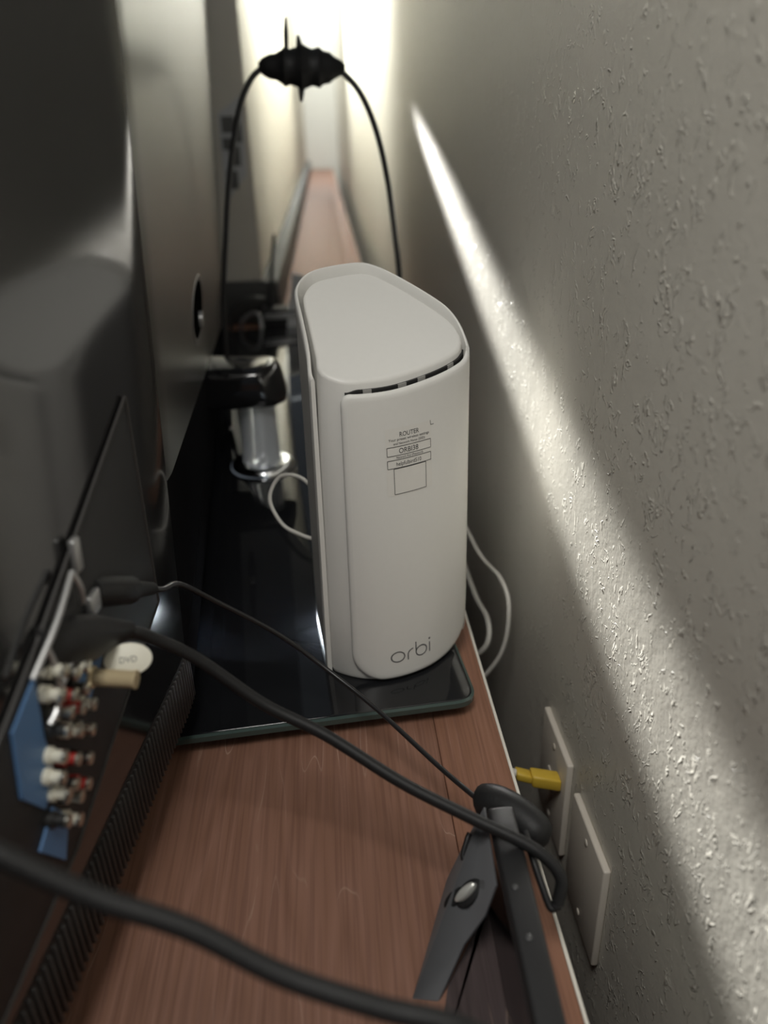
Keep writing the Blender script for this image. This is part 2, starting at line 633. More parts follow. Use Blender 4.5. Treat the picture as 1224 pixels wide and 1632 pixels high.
# jack panel let into the near half
pan = [(0.436, 0.296), (0.449, 0.152), (0.30, 0.100), (0.13, 0.050 + 0.03), (0.13, 0.150), (0.30, 0.226)]
NV = Vector((0.99, -0.125, -0.05))
jp = prism('jack_panel', [tvp(y, z, 0.0006) for y, z in pan], NV * 0.0012, 'tv_panel', tv, bev=0.0004)
for a, b in (((0.449, 0.152), (0.30, 0.100)), ((0.30, 0.100), (0.13, 0.08)), ((0.436, 0.296), (0.449, 0.152)), ((0.436, 0.296), (0.30, 0.226)), ((0.30, 0.226), (0.13, 0.15))):
    tube('panel_edge', [tvp(*a, 0.0016), tvp(*b, 0.0016)], 0.0012, 'fin', jp, seg=8, n=2)
for poly in ([(0.322, 0.190), (0.340, 0.197), (0.375, 0.182), (0.358, 0.178), (0.336, 0.165)],
             [(0.290, 0.215), (0.288, 0.183), (0.290, 0.159), (0.277, 0.150), (0.262, 0.172), (0.266, 0.205)],
             [(0.283, 0.145), (0.294, 0.127), (0.284, 0.108), (0.266, 0.135)]):
    prism('blue_label', [tvp(y, z, 0.0022) for y, z in poly], NV * 0.0012, 'blue', jp)
J = [(0.311, 0.211), (0.321, 0.202), (0.332, 0.197), (0.305, 0.202), (0.316, 0.193), (0.328, 0.187), (0.310, 0.188), (0.321, 0.181), (0.332, 0.174),
     (0.304, 0.182), (0.315, 0.172), (0.326, 0.163), (0.297, 0.173), (0.308, 0.161), (0.319, 0.151), (0.292, 0.165), (0.302, 0.151), (0.313, 0.140),
     (0.294, 0.153), (0.304, 0.141), (0.289, 0.141), (0.299, 0.131)]
cols = ['jack_white', 'jack_black', 'jack_white', 'jack_white', 'jack_red', 'jack_black', 'nickel', 'jack_red', 'jack_white', 'jack_black', 'jack_white', 'nickel',
        'jack_white', 'jack_red', 'jack_black', 'jack_white', 'jack_black', 'jack_red', 'jack_white', 'nickel', 'jack_black', 'jack_white']
for (y, z), cname in zip(J, cols):
    a = tvp(y - 0.010, z, 0.0018)
    rod('jack', a, a + NV * 0.0095, [(0, 0.0042), (0.42, 0.0042), (0.45, 0.0030), (0.97, 0.0030), (1, 0.0024)], cname, jp, seg=12)
    rod('jack_ring', a + NV * 0.0092, a + NV * 0.0112, [(0, 0.0033), (0.8, 0.0033), (1, 0.0020)], 'nickel', jp, seg=12)
a = tvp(0.340, 0.176, 0.0018)
rod('coax_connector', a, a + NV * 0.026, [(0, 0.0060), (0.12, 0.0060), (0.14, 0.0046), (0.9, 0.0046), (0.93, 0.0050), (0.99, 0.0050), (1, 0.0030)], 'gold', jp, seg=20)
for pa, pb in (((0.334, 0.243), (0.284, 0.219)), ((0.300, 0.224), (0.303, 0.198)), ((0.322, 0.208), (0.303, 0.198)), ((0.290, 0.189), (0.300, 0.196)), ((0.334, 0.243), (0.340, 0.222))):
    tube('wire_bracket', [tvp(*pa, 0.006), tvp((pa[0] + pb[0]) / 2, (pa[1] + pb[1]) / 2, 0.0075), tvp(*pb, 0.006)], 0.0016, 'steel', jp, seg=8, n=4)
for (y0, z0, dy, dz) in ((0.345, 0.246, 0.0035, 0.009), (0.355, 0.212, 0.006, 0.006)):
    prism('white_socket', [tvp(y0 - dy, z0 - dz, 0.0018), tvp(y0 + dy, z0 - dz, 0.0018), tvp(y0 + dy, z0 + dz, 0.0018), tvp(y0 - dy, z0 + dz, 0.0018)], NV * 0.004, 'steel', jp, bev=0.0012)


# stand: black glass base, acrylic neck
def rounded_plan(corners, r, n=6):
    out = []
    L = len(corners)
    for i in range(L):
        p = Vector((*corners[i], 0))
        a = (Vector((*corners[i - 1], 0)) - p).normalized()
        b = (Vector((*corners[(i + 1) % L], 0)) - p).normalized()
        s, e = p + a * r, p + b * r
        for k in range(n + 1):
            t = k / n
            out.append(s * (1 - t) ** 2 + p * 2 * t * (1 - t) + e * t * t)
    return [(v.x, v.y) for v in out]


base_c = [(-0.42, 0.465), (0.1015, 0.5115), (-0.014, 1.905), (-0.535, 1.86)]
pl = rounded_plan(base_c, 0.016)
prism('stand_base', [(x, y, -0.0085) for x, y in pl], (0, 0, 0.0085), 'glass_black', tv, bev=0.0012)
V = []
cx = sum(p[0] for p in pl) / len(pl)
cy = sum(p[1] for p in pl) / len(pl)
# clear bevelled rim of the glass
rimv, rimf = [], []
n = len(pl)
for q, (grow, z) in enumerate(((0.0002, -0.0078), (0.0026, -0.0066), (0.0026, -0.0018), (0.0002, -0.0006))):
    for i, (x, y) in enumerate(pl):
        p0, p1 = pl[i - 1], pl[(i + 1) % n]
        t = Vector((p1[0] - p0[0], p1[1] - p0[1])).normalized()
        rimv.append((x + t.y * grow, y - t.x * grow, z))
for q in range(3):
    for i in range(n):
        j = (i + 1) % n
        rimf.append((q * n + i, q * n + j, (q + 1) * n + j, (q + 1) * n + i))
put('glass_rim', rimv, rimf, 'glass_edge', tv)
for fx, fy in ((0.075, 0.545), (-0.37, 0.51), (-0.04, 1.86), (-0.48, 1.82)):
    rod('rubber_foot', (fx, fy, ZC), (fx, fy, -0.0085), [(0, 0.011), (0.9, 0.012), (1, 0.012)], 'rubber', tv)
nx, ny_ = -0.108, 1.035
rod('stand_neck', (nx, ny_, 0.0), (nx, ny_, 0.105), [(0, 0.036), (0.05, 0.036), (0.08, 0.030), (0.12, 0.026), (0.8, 0.025), (1, 0.024)], 'acrylic', tv, seg=32)
rod('neck_collar', (nx, ny_, 0.0), (nx, ny_, 0.012), [(0, 0.046), (0.4, 0.046), (0.8, 0.042), (1, 0.037)], 'chrome', tv, seg=32)
prism('neck_bracket', [(nx - 0.11, ny_ - 0.05, 0.098), (nx + 0.030, ny_ - 0.045, 0.098), (nx + 0.046, ny_ - 0.02, 0.098), (nx + 0.046, ny_ + 0.03, 0.098), (nx - 0.13, ny_ + 0.06, 0.098)], (-0.012, 0, 0.055), 'gloss_black', tv, bev=0.014, seg=4)

# ------------------------------------------------------------------ white router
RC = Vector((0.036, 0.612, 0))
TH = 0.3
RU = Vector((math.cos(TH), math.sin(TH), 0))
RV = Vector((-math.sin(TH), math.cos(TH), 0))


def R3(u, v, z):
    return RC + RU * u + RV * v + Vector((0, 0, z))


def ztop(v):
    return 0.291 + 0.5 * v


top_c = [(-0.0625, -0.0450), (-0.0500, -0.0545), (-0.0340, -0.0575), (-0.0100, -0.0575), (0.0180, -0.0525), (0.0420, -0.0455), (0.0580, -0.0370), (0.0660, -0.0230),
         (0.0655, -0.0050), (0.0550, 0.0170), (0.0380, 0.0420), (0.0228, 0.0590), (0.0083, 0.0655), (-0.0200, 0.0635), (-0.0375, 0.0580), (-0.0490, 0.0470),
         (-0.0540, 0.0350), (-0.0580, 0.0100), (-0.0630, -0.0200), (-0.0660, -0.0340)]
bot_c = [(-0.0655, -0.0420), (-0.0520, -0.0560), (-0.0340, -0.0660), (-0.0090, -0.0690), (0.0170, -0.0640), (0.0430, -0.0500), (0.0600, -0.0370), (0.0680, -0.0210),
         (0.0670, -0.0040), (0.0560, 0.0170), (0.0390, 0.0420), (0.0230, 0.0580), (0.0083, 0.0640), (-0.0200, 0.0625), (-0.0385, 0.0575), (-0.0510, 0.0470),
         (-0.0560, 0.0350), (-0.0605, 0.0100), (-0.0660, -0.0200), (-0.0685, -0.0330)]
NSP = 6
TOPS = spline([(*p, 0) for p in top_c], NSP, True)
BOTS = spline([(*p, 0) for p in bot_c], NSP, True)
NO = len(TOPS)


def outl(i, z, off):
    """point of the outline at sample i (float ok), height z, pushed outwards by off"""
    def smp(A, q):
        q = q % NO
        a = int(math.floor(q))
        t = q - a
        return A[a % NO] * (1 - t) + A[(a + 1) % NO] * t
    t = max(0.0, min(1.0, z / 0.27))
    p = smp(BOTS, i) * (1 - t) + smp(TOPS, i) * t
    d = (smp(TOPS, i + 0.6) - smp(TOPS, i - 0.6)).normalized()
    return p.x + d.y * off, p.y - d.x * off


rt = thing('router', (RC.x, RC.y, 0.0), 'white tower router standing upright on the black glass stand base', 'router')

# inner body: smooth prism with a slanting top that folds over the edges
idx = list(range(NO))
rings = []
for z, off in ((0.0, -0.008), (0.0015, -0.0045), (0.006, -0.0028)):
    rings.append([R3(*outl(i, z, off), z) for i in idx])
for f in (0.25, 0.5, 0.75):
    r_ = []
    for i in idx:
        u, v = outl(i, 0.27 * f, -0.0028)
        r_.append(R3(u, v, (ztop(v) - 0.008) * f))
    rings.append(r_)
for a in (0, 18, 36, 54, 72, 90):
    ca, sa = math.cos(math.radians(a)), math.sin(math.radians(a))
    rad = 0.0030
    r_ = []
    for i in idx:
        u, v = outl(i, 0.27, -0.0050 - rad * (1 - ca))
        r_.append(R3(u, v, ztop(v) - 0.0012 - rad * (1 - sa)))
    rings.append(r_)
V = [p for r_ in rings for p in r_]
F = []
for q in range(len(rings) - 1):
    for i in range(NO):
        j = (i + 1) % NO
        F.append((q * NO + i, q * NO + j, (q + 1) * NO + j, (q + 1) * NO + i))
F.append(tuple(range(NO))[::-1])
F.append(tuple((len(rings) - 1) * NO + i for i in range(NO)))
put('body', V, F, 'white', rt)


def smooth01(t):
    t = max(0, min(1, t))
    return t * t * (3 - 2 * t)


# outer shell wrapping left side, back and right side; its lip stands above the top
i_start, i_end = 6.85 * NSP, 19.3 * NSP
NSH = 120
cross = []
V, F = [], []
prof_n = 0
for s in range(NSH + 1):
    i = i_start + (i_end - i_start) * s / NSH
    e = min(s, NSH - s) / NSH
    lip = 0.0102 * smooth01(e / 0.15) - 0.0068
    u, v = outl(i, 0.27, 0.0)
    zt = ztop(v) + lip
    prof = [(0.0008, 0.0035), (0.0, 0.0004), (0.0030, 0.0002), (0.0042, -0.0004 + 0.0016), (0.0048, 0.010), (zt * 0.5, None), (zt - 0.012, None), (zt - 0.0012, None)]
    ring = []
    for (z, o_) in ((0.0012, -0.0026), (0.0004, -0.0012), (0.0012, 0.0004), (0.008, 0.0016), (0.06, 0.0018), (0.13, 0.0018), (0.20, 0.0018), (zt - 0.010, 0.0018), (zt - 0.0022, 0.0016), (zt - 0.0006, 0.0008), (zt, -0.0001), (zt - 0.0006, -0.0010), (zt - 0.0022, -0.0014), (zt - 0.018, -0.0016), (0.13, -0.0022)):
        uu, vv = outl(i, min(z, 0.27), o_)
        ring.append(R3(uu, vv, z))
    prof_n = len(ring)
    V += ring
for s in range(NSH):
    for k in range(prof_n):
        k2 = (k + 1) % prof_n
        F.append((s * prof_n + k, s * prof_n + k2, (s + 1) * prof_n + k2, (s + 1) * prof_n + k))
F.append(tuple(range(prof_n)))
F.append(tuple(NSH * prof_n + k for k in range(prof_n))[::-1])
put('outer_shell', V, F, 'white', rt)

# front panel with rounded corners and a vent slot above it
ia, ib = 0.92 * NSP, 6.75 * NSP
NP, NQ = 90, 40
arc = [0.0]
pts = [R3(*outl(ia + (ib - ia) * s / 400, 0.13, 0.0), 0) for s in range(401)]
for a, b in zip(pts, pts[1:]):
    arc.append(arc[-1] + (b - a).length)
ARC = arc[-1]


def arc_i(d):
    """outline index at arc length d from the panel's left edge"""
    d = max(0, min(ARC, d))
    lo, hi = 0, 400
    while hi - lo > 1:
        m = (lo + hi) // 2
        if arc[m] <= d:
            lo = m
        else:
            hi = m
    t = (d - arc[lo]) / max(1e-9, arc[hi] - arc[lo])
    return ia + (ib - ia) * (lo + t) / 400


def pz_top(d):
    u, v = outl(arc_i(d), 0.265, 0)
    return ztop(v) - 0.0072


def P3(d, z, off=0.0):
    u, v = outl(arc_i(d), z, 0.0012 + off)
    return R3(u, v, z)


def corner(d, r):
    """how far a rounded corner of radius r eats into the edge at distance d from the side"""
    if d >= r:
        return 0.0
    return r - math.sqrt(max(0, r * r - (r - d) ** 2))


V, F = [], []


def panel_grid(inset, off):
    g = []
    for s in range(NP + 1):
        t = s / NP
        t = 0.5 - 0.5 * math.cos(math.pi * t)
        d = inset + (ARC - 2 * inset) * t
        zh = pz_top(d) - inset - max(corner(d - inset, 0.009), corner(ARC - inset - d, 0.006))
        zl = 0.003 + inset + max(corner(d - inset, 0.026), corner(ARC - inset - d, 0.045))
        col = []
        for q in range(NQ + 1):
            tq = 0.5 - 0.5 * math.cos(math.pi * q / NQ)
            col.append(P3(d, zl + (zh - zl) * tq, off))
        g.append(col)
    return g


g0 = panel_grid(0.0, -0.0030)
g1 = panel_grid(0.0, -0.0022)
g2 = panel_grid(0.0004, -0.0012)
g3 = panel_grid(0.0012, -0.0003)
g4 = panel_grid(0.0026, 0.0002)
g5 = panel_grid(0.0050, 0.0004)
W_ = NQ + 1
for g in (g0, g1, g2, g3, g4, g5):
    for col in g:
        V += col
SZ = (NP + 1) * W_
for s in range(NP):
    for q in range(NQ):
        a = s * W_ + q
        F.append((5 * SZ + a, 5 * SZ + a + W_, 5 * SZ + a + W_ + 1, 5 * SZ + a + 1))
        F.append((a, a + 1, a + W_ + 1, a + W_))
loop = [s * W_ for s in range(NP + 1)] + [NP * W_ + q for q in range(1, W_)] + [s * W_ + NQ for s in range(NP - 1, -1, -1)] + [q for q in range(NQ - 1, 0, -1)]
for L_ in range(5):
    for i in range(len(loop)):
        j = (i + 1) % len(loop)
        F.append((L_ * SZ + loop[i], L_ * SZ + loop[j], (L_ + 1) * SZ + loop[j], (L_ + 1) * SZ + loop[i]))
panel = put('front_panel', V, F, 'white', rt)

# dark strip, painted shade of the slot above the panel, with small grey ribs
V, F = [], []
for s in range(61):
    t = s / 60
    d = 0.004 + (ARC - 0.006) * t
    i = arc_i(d)
    z = pz_top(d)
    w_ = 0.0024 * smooth01(min(t, 1 - t) / 0.10)
    V += [R3(*outl(i, 0.265, -0.0034), z - 0.004), R3(*outl(i, 0.265, -0.0034), z - 0.0004 + w_), R3(*outl(i, 0.265, -0.0052), z + w_), R3(*outl(i, 0.265, -0.0052), z - 0.004)]
for s in range(60):
    for k in range(4):
        k2 = (k + 1) % 4
        F.append((4 * s + k, 4 * s + k2, 4 * s + 4 + k2, 4 * s + 4 + k))
slot = put('slot_shade_strip', V, F, 'slot', rt)
for d0 in (0.020, 0.049, 0.066, 0.098):
    V, F = [], []
    for s in range(5):
        d = d0 + 0.007 * s / 4
        i = arc_i(d)
        z = pz_top(d)
        V += [R3(*outl(i, 0.265, -0.0050), z + 0.0022), R3(*outl(i, 0.265, -0.0031), z + 0.0022), R3(*outl(i, 0.265, -0.0031), z - 0.004), R3(*outl(i, 0.265, -0.0050), z - 0.004)]
    for s in range(4):
        for k in range(4):
            k2 = (k + 1) % 4
            F.append((4 * s + k, 4 * s + k2, 4 * s + 4 + k2, 4 * s + 4 + k))
    F += [(0, 1, 2, 3), (16, 17, 18, 19)]
    put('slot_rib', V, F, 'white_dk', slot)


# ---- print on the panel
def conform(name, V2, F2, material, parent, off):
    return put(name, [P3(d, z, off) for d, z in V2], F2, material, parent, smooth=False)


def stroke2d(pts, w):
    """flat ribbon polygon strip along 2-D points"""
    P = [Vector((p[0], p[1])) for p in pts]
    V, F = [], []
    n = len(P)
    closed = (P[0] - P[-1]).length < 1e-7
    for i in range(n):
        if closed:
            t = (P[(i + 1) % (n - 1)] - P[(i - 1) % (n - 1)]).normalized()
        else:
            t = (P[min(i + 1, n - 1)] - P[max(i - 1, 0)]).normalized()
        nn = Vector((-t.y, t.x)) * w / 2
        V += [tuple(P[i] + nn), tuple(P[i] - nn)]
    for i in range(n - 1):
        F.append((2 * i, 2 * i + 1, 2 * i + 3, 2 * i + 2))
    return V, F


def arc_pts(cx, cy, rx, ry, a0, a1, n=28):
    return [(cx + rx * math.cos(math.radians(a0 + (a1 - a0) * k / n)), cy + ry * math.sin(math.radians(a0 + (a1 - a0) * k / n))) for k in range(n + 1)]


LX0, LZ0, LS = 0.0300, 0.0195, 0.00104     # logo origin, unit = 1 mm
strokes = []
strokes.append(arc_pts(6.3, 5.2, 5.6, 4.7, 0, 360))                                    # o
strokes.append([(15.0, 0.4), (15.0, 5.2)] + arc_pts(20.4, 5.2, 5.4, 4.7, 180, 95, 12))  # r
strokes.append([(22.6, 15.0), (22.6, 5.2)] + arc_pts(28.0, 5.2, 5.4, 4.7, 180, 540 - 1, 34))  # b
strokes.append([(36.6, 0.4), (36.6, 9.9)])                                              # i
strokes.append(arc_pts(36.6, 13.2, 0.45, 0.45, 0, 360, 12))                             # dot
V2, F2 = [], []
for sidx, st in enumerate(strokes):
    fine = []
    for a, b in zip(st, st[1:]):
        k = max(1, int(math.hypot(b[0] - a[0], b[1] - a[1]) / 1.5))
        for q in range(k):
            fine.append((a[0] + (b[0] - a[0]) * q / k, a[1] + (b[1] - a[1]) * q / k))
    fine.append(st[-1])
    v, f = stroke2d([(LX0 + x * LS, LZ0 + y * LS) for x, y in fine], 0.00105)
    b0 = len(V2)
    V2 += v
    F2 += [tuple(q + b0 for q in ff) for ff in f]
conform('logo', V2, F2, 'logo', panel, 0.00060)

# sticker film with printed frames and lines
SX0, SX1, SZ0, SZ1 = 0.0340, 0.0740, 0.1725, 0.2265


def grid2d(x0, x1, z0, z1, n=10):
    V, F = [], []
    for i in range(n + 1):
        x = x0 + (x1 - x0) * i / n
        V += [(x, z0), (x, z1)]
    for i in range(n):
        F.append((2 * i, 2 * i + 2, 2 * i + 3, 2 * i + 1))
    return V, F


stick = conform('sticker', *grid2d(SX0, SX1, SZ0, SZ1), 'sticker', panel, 0.00055)
V2, F2 = [], []


def add(vf):
    b0 = len(V2)
    V2.extend(vf[0])
    F2.extend(tuple(q + b0 for q in f) for f in vf[1])


def line(x0, z0, x1, z1, w=0.00045):
    add(stroke2d([(x0 + (x1 - x0) * k / 8, z0 + (z1 - z0) * k / 8) for k in range(9)], w))


def frame(x0, z0, x1, z1):
    line(x0, z0, x1, z0)
    line(x0, z1, x1, z1)
    line(x0, z0, x0, z1)
    line(x1, z0, x1, z1)


def words(body, xc, z, size, wide=None):
    v, f = text_2d(body, size)
    x0 = min(p[0] for p in v)
    x1 = max(p[0] for p in v)
    sc = (wide / (x1 - x0)) if wide else 1.0
    add(([(xc + (p[0] - (x0 + x1) / 2) * sc, z + p[1]) for p in v], f))


xm = 0.0540
words('ROUTER', xm, 0.2195, 0.0052, 0.0165)
words('Your preset wireless settings', xm, 0.2166, 0.0030, 0.0350)
words('and Network Name (SSID)', xm, 0.2135, 0.0027, 0.0270)
frame(0.0350, 0.2050, 0.0730, 0.2120)
words('ORBI38', xm - 0.001, 0.2064, 0.0058, 0.0165)
words('Network Key (Password)', xm, 0.2024, 0.0026, 0.0230)
frame(0.0350, 0.1950, 0.0730, 0.2015)
words('helpfulbird510', xm - 0.001, 0.1966, 0.0046, 0.0215)
frame(0.0400, 0.1735, 0.0680, 0.1945)
line(0.0730, 0.2265, 0.0733, 0.2230)
line(0.0733, 0.2230, 0.0765, 0.2230)
conform('print', V2, F2, 'ink', stick, 0.00075)

# ------------------------------------------------------------------ cords
WC = 'cord'
# white cord looping between the router and the television
o = tube('white_power_cord', [R3(-0.040, 0.060, 0.125), R3(-0.050, 0.085, 0.135), R3(-0.066, 0.102, 0.132), R3(-0.078, 0.100, 0.112), R3(-0.072, 0.082, 0.092), R3(-0.058, 0.066, 0.085), R3(-0.047, 0.055, 0.083)], 0.0018, 'white_cord', base=R3(-0.06, 0.08, 0.08))
tag(o, 'white cord looping out between the router and the television', WC)
# two white network cords dropping behind the cabinet
o = tube('network_cable', [R3(0.018, 0.070, 0.040), (0.085, 0.80, 0.03), (0.135, 0.860, 0.004), (0.160, 0.80, -0.03), (0.171, 0.735, -0.025), (0.174, 0.705, -0.045), (0.166, 0.700, -0.10), (0.135, 0.72, -0.17), (0.112, 0.74, -0.24)], 0.0024, 'white_cord', base=(0.12, 0.86, 0.0))
tag(o, 'thin pale cord hanging highest on the wall right of the white router', WC)
o = tube('network_cable', [R3(-0.005, 0.070, 0.020), (0.075, 0.82, 0.012), (0.120, 0.90, -0.010), (0.145, 0.88, -0.06), (0.155, 0.800, -0.085), (0.160, 0.745, -0.085), (0.155, 0.725, -0.105), (0.135, 0.74, -0.14), (0.112, 0.76, -0.20)], 0.0030, 'white_cord', base=(0.12, 0.9, 0.0))
tag(o, 'pale cord drooping lower between cabinet edge and wall', WC)

# black cord arching over the far end with a lumpy connector on top
arch = thing('arched_cord', (-0.0195, 1.2, 0.1511), 'thin black cord arching high behind the router with a lumpy black connector', WC)
tube('cord', [(-0.1699, 1.2, 0.0051), (-0.1592, 1.2, 0.1835), (-0.1441, 1.2, 0.2883), (-0.1293, 1.2, 0.3709), (-0.1087, 1.2, 0.4482), (-0.0898, 1.2, 0.4849), (-0.0717, 1.2, 0.5001), (-0.0551, 1.2, 0.5026)], 0.0040, 'rubber_gloss', arch)
tube('cord', [(0.0130, 1.2, 0.4994), (0.0332, 1.2, 0.4929), (0.0573, 1.2, 0.4665), (0.0771, 1.2, 0.4201), (0.0910, 1.2, 0.3558), (0.1001, 1.2, 0.2794), (0.1051, 1.2, 0.2258), (0.1064, 1.2, 0.1511), (0.1025, 1.2, 0.0032)], 0.0040, 'rubber_gloss', arch)
lump = rod('connector', (-0.0765, 1.2, 0.5020), (0.0376, 1.2, 0.4975), [(0, 0.0052), (0.05, 0.0104), (0.12, 0.0143), (0.20, 0.0156), (0.25, 0.0188), (0.30, 0.0234), (0.36, 0.0208), (0.44, 0.0234), (0.50, 0.0279), (0.56, 0.0240), (0.62, 0.0214), (0.70, 0.0240), (0.75, 0.0195), (0.82, 0.0182), (0.87, 0.0136), (0.95, 0.0091), (1, 0.0045)], 'rubber', arch, seg=20)
rod('tie_end', (-0.0396, 1.2, 0.5046), (-0.0366, 1.2, 0.5565), [(0, 0.0032), (0.7, 0.0032), (1, 0.0013)], 'rubber', lump, seg=10)
rod('tie_end', (-0.0201, 1.2, 0.5143), (-0.0221, 1.2, 0.5364), [(0, 0.0065), (0.5, 0.0045), (1, 0.0019)], 'rubber', lump, seg=10)
rod('tie_end', (-0.0214, 1.2, 0.4819), (-0.0234, 1.2, 0.4592), [(0, 0.0052), (0.6, 0.0039), (1, 0.0019)], 'grey_trim', lump, seg=10)

# thin black cord from the jack panel across the glass base to the box
ca = thing('thin_black_cord', (-0.03, 0.50, 0.0), 'thin black cord running from the jack panel under the router front to the slim box', WC)
tube('cord', [(-0.1267, 0.420, 0.180), (-0.1180, 0.440, 0.1660), (-0.1120, 0.462, 0.1560), (-0.0960, 0.490, 0.1240), (-0.0555, 0.5105, 0.0774), (-0.0195, 0.5037, 0.0457), (0.0176, 0.4712, 0.0296), (0.0581, 0.4147, 0.0219), (0.0820, 0.3755, 0.0245), (0.086, 0.362, 0.026)], 0.0019, 'rubber_gloss', ca, seg=10)
rod('plug', (-0.134, 0.362, 0.214), (-0.121, 0.435, 0.170), [(0, 0.0065), (0.1, 0.0085), (0.55, 0.0085), (0.62, 0.0055), (0.95, 0.004), (1, 0.0025)], 'rubber', ca, seg=14)

# thicker black cord with a big plug, crossing above it
cb = thing('black_video_cord', (0.0, 0.37, 0.0), 'black cord of medium thickness crossing in front of the router, with a cream tag', WC)
tube('cord', [(-0.1240, 0.374, 0.180), (-0.1160, 0.384, 0.1690), (-0.0920, 0.392, 0.1450), (-0.0551, 0.3873, 0.1110), (-0.0176, 0.3760, 0.0926), (0.0265, 0.3524, 0.0728), (0.0655, 0.3329, 0.0606), (0.0993, 0.3152, 0.0516), (0.1130, 0.3045, 0.0400), (0.1105, 0.297, 0.0265)], 0.0037, 'rubber', cb)
tube('cord_end', [(0.1105, 0.297, 0.0265), (0.1065, 0.2965, 0.0240), (0.1030, 0.306, 0.0320), (0.0998, 0.320, 0.0420), (0.0990, 0.333, 0.045)], [0.0034] * 4 + [0.0022] * 29, 'rubber_gloss', cb)
rod('plug', (-0.143, 0.300, 0.222), (-0.122, 0.376, 0.180), [(0, 0.010), (0.06, 0.0125), (0.35, 0.0135), (0.55, 0.0125), (0.80, 0.0075), (0.95, 0.0052), (1, 0.0042)], 'rubber', cb, seg=20, sx=0.7)
tg = Vector((-0.1185, 0.3530, 0.1808))
nrm = Vector((0.25, -0.72, 0.65)).normalized()
tu = Vector((1, 0.12, 0)).normalized()
tu = (tu - nrm * tu.dot(nrm)).normalized()
tw = nrm.cross(tu)
tg = tg + tw * -0.004
tagp = []
for k in range(36):
    a = 2 * math.pi * k / 36
    tagp.append(tg + tu * 0.0124 * math.cos(a) + tw * 0.0088 * math.sin(a))
tagm = prism('cord_tag', tagp, nrm * -0.0016, 'tag', cb, bev=0.0004)
V, F = text_2d('DVD', 0.006)
x0 = min(p[0] for p in V)
x1 = max(p[0] for p in V)
put('tag_print', [tg + tu * (p[0] - (x0 + x1) / 2) * 0.75 + tw * (p[1] - 0.0022) * 0.8 + nrm * 0.0002 for p in V], F, 'print_grey', tagm, smooth=False)

# nearest, thickest cord
o = tube('thick_black_cord', [(-0.178, 0.210, 0.262), (-0.1600, 0.2010, 0.2440), (-0.1313, 0.1959, 0.2231), (-0.1202, 0.1935, 0.2151), (-0.0918, 0.1892, 0.1963), (-0.0613, 0.1849, 0.1822), (-0.0298, 0.1754, 0.1667), (0.0021, 0.1670, 0.1581), (0.0357, 0.1590, 0.1505), (0.075, 0.145, 0.120), (0.10, 0.12, 0.05), (0.105, 0.10, -0.015)], 0.0040, 'rubber', base=(0.0, 0.17, 0.0), seg=16)
tag(o, 'thickest black cord, nearest the camera, crossing the lower left corner', WC)

# ------------------------------------------------------------------ slim box standing on edge
sb = thing('set_top_box', (0.08, 0.28, ZC), 'slim black box on edge with a grey splayed foot on the cabinet top', 'electronic box')
sp_poly = [(0.0735, 0.130, ZC), (0.0790, 0.350, ZC), (0.0955, 0.350, ZC), (0.0890, 0.130, ZC)]
prism('case', sp_poly, (0, 0, 0.0700), 'box_black', sb, bev=0.0025, seg=3)
prism('gloss_side', [(0.0729, 0.132, -0.0185), (0.0782, 0.345, -0.0185), (0.0782, 0.345, 0.0465), (0.0729, 0.132, 0.0465)], (0.0009, 0, 0), 'box_gloss', sb)
prism('shaded_wood_patch', [(0.0815, 0.338, ZC), (0.0455, 0.284, ZC), (0.0300, 0.230, ZC), (0.0220, 0.130, ZC), (0.0730, 0.130, ZC), (0.0782, 0.338, ZC)], (0, 0, 0.0016), 'wood_shaded', sb)  # thin plate; shade and reflection on the cabinet wood put into its colour
# splayed foot: a bent plate from the far end of the case down to the cabinet top
fp = [Vector(p) for p in ((0.0770, 0.3500, 0.0500), (0.0640, 0.3460, 0.0230), (0.0525, 0.3390, 0.0015), (0.0380, 0.3090, -0.0130), (0.0240, 0.2790, -0.0195),
                          (0.0385, 0.2760, -0.0195), (0.0560, 0.2960, -0.0010), (0.0680, 0.2960, 0.0230), (0.0742, 0.2990, 0.0440))]
foot = prism('splayed_foot', fp, (0.0016, 0.0010, -0.0020), 'box_grey', sb, bev=0.0005)
fn = Vector((-0.62, -0.35, 0.70)).normalized()


def disc(name, c, r1, r2, hgt, material, parent, tilt):
    """oval pad on the foot"""
    n_ = fn
    ax = tilt.normalized()
    ax = (ax - n_ * ax.dot(n_)).normalized()
    ay = n_.cross(ax)
    V, F = [], []
    N_ = 20
    for (sc, hh) in ((1, -0.001), (1, hgt * 0.7), (0.8, hgt)):
        for k in range(N_):
            a = 2 * math.pi * k / N_
            V.append(c + ax * r1 * sc * math.cos(a) + ay * r2 * sc * math.sin(a) + n_ * hh)
    for q in range(2):
        for k in range(N_):
            k2 = (k + 1) % N_
            F.append((q * N_ + k, q * N_ + k2, (q + 1) * N_ + k2, (q + 1) * N_ + k))
    F.append(tuple(2 * N_ + k for k in range(N_)))
    F.append(tuple(range(N_))[::-1])
    return put(name, V, F, material, parent)


